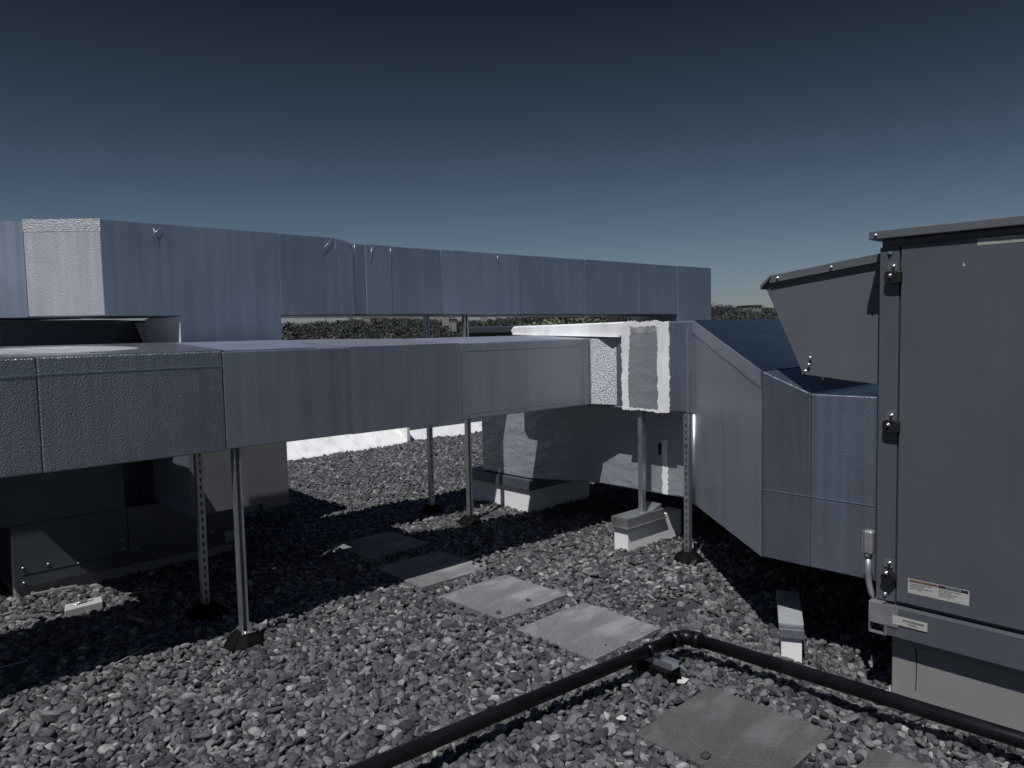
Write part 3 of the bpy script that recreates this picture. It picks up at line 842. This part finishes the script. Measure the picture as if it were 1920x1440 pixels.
lb = B().box(xs - .0006, xs, .968, 1.210, .505, .570).done('warning_label', M['label'], gu); lb['label'] = 'white and dark warning label in two languages'
B().box(xs - .0011, xs - .0007, 1.090, 1.206, .5555, .5675).done('label_band', M['label_orange'], lb)
B().box(xs - .0011, xs - .0007, .972, 1.088, .5555, .5675).done('label_band', M['label_navy'], lb)
text_mesh([('WARNING / AVERTISSEMENT', 1.203, .5585, .0062),
           ('This compartment must be closed', 1.203, .548, .0046), ('except when servicing.', 1.203, .5405, .0046),
           ('Ce compartiment doit rester ferme', 1.203, .5325, .0046), ('sauf pour l\'entretien.', 1.203, .525, .0046),
           ('Replace filters with same dimensional', 1.085, .5475, .0040), ('size as shown on filter.', 1.085, .5405, .0040),
           ('Remplacer les filtres par d\'autres', 1.085, .533, .0040), ('de la meme taille que celle', 1.085, .526, .0040), ('indiquee sur le filtre.', 1.085, .519, .0040)], xs - .0014, lb, 'label_text', M['ink'])
text_mesh([('NOTICE / AVIS', 1.058, .5585, .0065)], xs - .0014, lb, 'label_text', M['inkwhite'])
lb = B().box(3.4572, 3.4578, 1.115, 1.258, .362, .402).done('rating_sticker', M['label'], gu)
m = B()
yy = 1.215
while yy > 1.13:
    wdt = random.choice((.0008, .0012, .002)); m.box(3.4567, 3.4571, yy - wdt, yy, .383, .392); yy -= wdt + random.choice((.0008, .0014))
m.box(3.4567, 3.4571, 1.16, 1.20, .376, .378); m.box(3.4567, 3.4571, 1.15, 1.19, .370, .3715)
m.done('bar_code', M['ink'], lb)
m = B(); m.prism_x([(1.018, 1.925), (1.006, 1.925), (1.0165, 1.941)], xs - .0005, xs + .0003); m.done('sticker_scrap', M['label'], gu)
# curb under the unit
gc = empty('roof_curb', (4.4, -.5, -.045), 'long dimmed white curb under the large grey unit', 'curb', 'white roof curbs')
B().box(3.525, 5.5, -2.6, 1.285, -.044, .288, .008).done('base', M['curbgrey'], gc)
B().box(3.5215, 3.5248, -2.6, 1.20, .255, .2878, .001).done('flashing', M['flash'], gc)
B().tube([(3.5235, 1.195, .27), (3.523, 1.18, .24), (3.5235, 1.178, .15), (3.5235, 1.18, .06)], .0018, 6).done('seam', M['rubber'], gc)
# conduit at the corner
cd = empty('electrical_conduit', (3.52, 1.40, .3), 'grey metal conduit with elbow fitting on the near corner of the grey unit', 'conduit')
fb = B().box(3.49, 3.535, 1.362, 1.406, .640, .752, .012, 3).done('fitting', M['conduit'], cd)
B().box(3.495, 3.53, 1.4062, 1.411, .645, .747, .002).done('fitting_cover', M['conduit'], fb)
B().tube([(3.512, 1.388, .625), (3.512, 1.388, .645)], .0175, 18).done('coupling', M['conduit'], cd)
B().tube([(3.512, 1.388, .627), (3.512, 1.388, .56), (3.512, 1.384, .51), (3.512, 1.374, .465), (3.512, 1.366, .441)], .0135, 18).done('pipe', M['conduit'], cd)

# ------------------------------------------------------------------ litter on the gravel
bk = empty('foam_block', (1.18, 5.3, -.03), 'pale block with a wire tie lying in the sunlit gravel patch', 'block')
o = B().prism([(1.06, 5.24), (1.28, 5.25), (1.30, 5.37), (1.09, 5.36)], -.02, .035, .006).done('body', M['foam'], bk)
B().tube([(1.14, 5.29, .036), (1.16, 5.30, .052), (1.19, 5.30, .045), (1.21, 5.32, .05), (1.18, 5.335, .04)], .005, 8).tube([(1.11, 5.30, .038), (1.24, 5.315, .038)], .0035, 8).done('wire_tie', M['galv'], bk)
def stick(p0, p1, wdt, th, mat, label, name='metal_offcut', cat='offcut'):
    p0 = Vector(p0); p1 = Vector(p1); t = (p1 - p0).normalized(); s = t.cross(Vector((0, 0, 1))).normalized() * wdt / 2; u = Vector((0, 0, th))
    m = B()
    vs_ = [p0 - s, p1 - s, p1 + s, p0 + s]
    m._add([v_ for v_ in vs_] + [v_ + u for v_ in vs_], [(0, 3, 2, 1), (4, 5, 6, 7), (0, 1, 5, 4), (1, 2, 6, 5), (2, 3, 7, 6), (3, 0, 4, 7)])
    o = m.done(name, M[mat], loc=tuple((p0 + p1) / 2)); tag(o, label, cat, 'offcuts lying on the gravel')
stick((.80, 5.36, .03), (.95, 5.24, .035), .022, .01, 'galv', 'short bright metal strip in the sunlit gravel patch at the left')
stick((1.42, 5.30, .03), (1.60, 5.22, .03), .012, .006, 'wood', 'thin wood sliver at the shaded edge of the sunlit gravel patch', 'wood_offcut')
stick((.98, 5.78, .02), (1.24, 5.72, .03), .016, .01, 'wood', 'long wood sliver lying along the foot of the dark unit', 'wood_offcut')
stick((1.0, 4.27, .02), (1.20, 4.31, .025), .014, .006, 'wood', 'flat pale stick at the front edge of the duct shadow', 'wood_offcut')
stick((1.06, 4.20, .02), (1.27, 4.30, .03), .008, .006, 'wood', 'thin stick crossing the flat pale stick', 'wood_offcut')
stick((.55, 4.60, .02), (.74, 4.56, .03), .012, .006, 'galv', 'narrow metal strip lying in the duct shadow near the left edge')
stick((1.32, 4.86, .02), (1.36, 4.66, .03), .025, .01, 'wood', 'dark wood chip lying in shade between the two left posts', 'wood_offcut')
def scrap(pts, z, label):
    m = B().prism(pts, z, z + .004)
    tag(m.done('plastic_scrap', M['plastic'], loc=(pts[0][0], pts[0][1], z)), label, 'scrap', 'white scraps on the gravel')
scrap([(2.92, 2.03), (2.95, 2.045), (2.965, 2.03), (2.985, 2.05), (2.99, 2.01), (2.94, 2.0)], .012, 'notched white scrap below the pipe support')
scrap([(2.455, 2.03), (2.48, 1.99), (2.50, 2.0), (2.505, 2.03)], .01, 'white scrap at the left corner of the large waffle paver')
scrap([(3.42, 1.33), (3.48, 1.27), (3.53, 1.30), (3.50, 1.34)], .012, 'white membrane scrap at the corner of the unit curb')

# ------------------------------------------------------------------ gravel (one object, pebbles spread by geometry nodes)
def keep_mask(P):
    x, y = P[:, 0], P[:, 1]
    k = np.ones(len(P), bool)
    for (px, py, s, dz, _, _) in PAV:
        k &= ~((x > px - .008) & (x < px + s + .008) & (y > py - .008) & (y < py + s + .008))
    for (a0, a1, b0, b1) in ((4.87, 5.72, 5.02, 5.9), (4.45, 5.15, 3.53, 3.66), (3.525, 6, -3, 1.285), (.905, 2.37, 5.85, 9), (2.915, 3.04, 2.02, 2.32), (1.06, 1.30, 5.24, 5.37)):
        k &= ~((x > a0) & (x < a1) & (y > b0) & (y < b1))
    dx_, dy_ = x - 3.58, y - 1.79
    k &= ~((np.abs(-.485 * dx_ + .875 * dy_) < .055) & (.875 * dx_ + .485 * dy_ > 0) & (.875 * dx_ + .485 * dy_ < .56))
    for (a0, b0) in ((1.68, 4.035), (1.695, 4.635), (4.228, 5.125), (4.239, 5.704), (4.61, 3.10)):
        k &= (x - a0) ** 2 + (y - b0) ** 2 > .105 ** 2
    k &= y < 9.72
    # only where the roof is in front of the camera or a little to its sides
    u = .68 * x + .73 * y; s = .73 * x - .68 * y
    k &= (u > 1.2) & (np.abs(s) < u * 1.0 + .9)
    return k
def layer(sp, jit):
    g = np.stack(np.meshgrid(np.arange(-3, 12, sp), np.arange(-1.5, 9.8, sp)), -1).reshape(-1, 2)
    g[:, 0] += (np.round(g[:, 1] / sp) % 2) * sp * .5
    g = g + rng.uniform(-jit, jit, g.shape) * sp
    return g[keep_mask(g)]
def mound(P):
    x, y = P[:, 0], P[:, 1]
    return .007 * np.sin(x * 2.1 + y * 1.3) + .006 * np.sin(x * 4.3 - y * 3.7 + 1) + .004 * np.sin(x * 9.1 + y * 7.9 + 2)
def build_gravel():
    L = []
    for sp, z, lo, hi in ((.028, -.034, .8, 1.2), (.0285, -.018, .7, 1.25), (.040, -.006, .6, 1.3), (.10, .004, .8, 1.45)):
        p = layer(sp, .48)
        far = (.68 * p[:, 0] + .73 * p[:, 1]) > 8.0
        if z < -.03: p = p[~far]
        s = rng.uniform(lo, hi, len(p)) * (1 + .25 * (rng.random(len(p)) > .86))
        rb = 1.25 if z > -.01 else (1.1 if z > -.03 else .8)
        bare = ((p[:, 0] - 3.82) / .24) ** 2 + ((p[:, 1] - 2.68) / .17) ** 2 + .25 * np.sin(p[:, 0] * 40) * np.sin(p[:, 1] * 33)
        k = (bare > rb) | (rng.random(len(p)) > (.93 if z > -.03 else 1.0))
        p = p[k]; s = s[k]; bare = bare[k]
        zz = z + mound(p) + rng.normal(0, .003, len(p))
        zz = np.where(bare < .8, -.036, zz)
        # gravel banks up a little against the far parapet
        L.append(np.column_stack([p, zz, s]))
    extra = np.array([(3.21, 3.34, .012, .9), (2.94, 3.32, .012, .9), (3.46, 4.17, .012, .9), (3.455, 4.08, .012, .8), (2.49, 1.60, .012, 1.1), (3.1, 5.3, .012, .9), (3.03, 2.56, .01, .35)])
    A = np.concatenate(L + [extra]); n = len(A)
    me = bpy.data.meshes.new('gravel'); me.vertices.add(n)
    me.vertices.foreach_set('co', A[:, :3].astype(np.float32).reshape(-1))
    rot = np.column_stack([rng.normal(0, .48, n), rng.normal(0, .48, n), rng.uniform(0, 6.283, n)])
    steep = rng.random(n) > .9
    rot[steep, 0] += rng.uniform(.4, 1.1, steep.sum())
    rot[-7:, :2] *= .15
    base = np.column_stack([rng.uniform(.017, .028, n), rng.uniform(.0125, .0195, n), rng.uniform(.0075, .0135, n)]) * A[:, 3:4]
    tone = np.clip(rng.beta(2.0, 2.1, n), 0, 1)
    tone = np.where(rng.random(n) > .986, rng.uniform(.9, 1, n), tone)
    tone[-7:] = .25
    for nm, ty, data, fld in (('rot', 'FLOAT_VECTOR', rot, 'vector'), ('scl', 'FLOAT_VECTOR', base, 'vector'), ('tone', 'FLOAT', tone, 'value')):
        me.attributes.new(nm, ty, 'POINT').data.foreach_set(fld, np.ascontiguousarray(data, dtype=np.float32).reshape(-1))
    me.attributes.new('idx', 'INT', 'POINT').data.foreach_set('value', rng.integers(0, 10, n).astype(np.int32))
    me.materials.append(M['pebble'])
    o = bpy.data.objects.new('gravel', me); COL.objects.link(o)
    tag(o, 'grey rounded river pebbles covering the flat roof', 'gravel', kind='stuff')
    ng = bpy.data.node_groups.new('pebbles', 'GeometryNodeTree')
    ng.interface.new_socket('Geometry', in_out='INPUT', socket_type='NodeSocketGeometry')
    ng.interface.new_socket('Geometry', in_out='OUTPUT', socket_type='NodeSocketGeometry')
    nd = ng.nodes; lk = ng.links
    gi = nd.new('NodeGroupInput'); go = nd.new('NodeGroupOutput')
    iop = nd.new('GeometryNodeInstanceOnPoints'); g2i = nd.new('GeometryNodeGeometryToInstance')
    pos = nd.new('GeometryNodeInputPosition'); nor = nd.new('GeometryNodeInputNormal')
    for k in range(10):
        ico = nd.new('GeometryNodeMeshIcoSphere'); ico.inputs['Radius'].default_value = 1; ico.inputs['Subdivisions'].default_value = 4
        tx = nd.new('ShaderNodeTexNoise'); tx.noise_dimensions = '4D'
        tx.inputs['W'].default_value = k * 7.3; tx.inputs['Scale'].default_value = .62 + .1 * (k % 4); tx.inputs['Detail'].default_value = 1.5
        lk.new(pos.outputs[0], tx.inputs['Vector'])
        sub = nd.new('ShaderNodeVectorMath'); sub.operation = 'SUBTRACT'; sub.inputs[1].default_value = (.5, .5, .5)
        lk.new(tx.outputs['Color'], sub.inputs[0])
        sc = nd.new('ShaderNodeVectorMath'); sc.operation = 'SCALE'; sc.inputs['Scale'].default_value = .65
        lk.new(sub.outputs[0], sc.inputs[0])
        st = nd.new('GeometryNodeSetPosition'); lk.new(ico.outputs['Mesh'], st.inputs['Geometry']); lk.new(sc.outputs[0], st.inputs['Offset'])
        ss = nd.new('GeometryNodeSetShadeSmooth'); lk.new(st.outputs[0], ss.inputs['Geometry'])
        sm = nd.new('GeometryNodeSetMaterial'); sm.inputs['Material'].default_value = M['pebble']; lk.new(ss.outputs[0], sm.inputs['Geometry'])
        lk.new(sm.outputs[0], g2i.inputs[0])
    def attr(nm, ty):
        a_ = nd.new('GeometryNodeInputNamedAttribute'); a_.data_type = ty; a_.inputs['Name'].default_value = nm
        return a_.outputs['Attribute']
    e2r = nd.new('FunctionNodeEulerToRotation'); lk.new(attr('rot', 'FLOAT_VECTOR'), e2r.inputs[0])
    lk.new(gi.outputs[0], iop.inputs['Points']); lk.new(g2i.outputs[0], iop.inputs['Instance'])
    iop.inputs['Pick Instance'].default_value = True
    lk.new(attr('idx', 'INT'), iop.inputs['Instance Index'])
    lk.new(e2r.outputs[0], iop.inputs['Rotation']); lk.new(attr('scl', 'FLOAT_VECTOR'), iop.inputs['Scale'])
    lk.new(iop.outputs[0], go.inputs[0])
    md = o.modifiers.new('pebbles', 'NODES'); md.node_group = ng
    print('pebbles', n)
build_gravel()
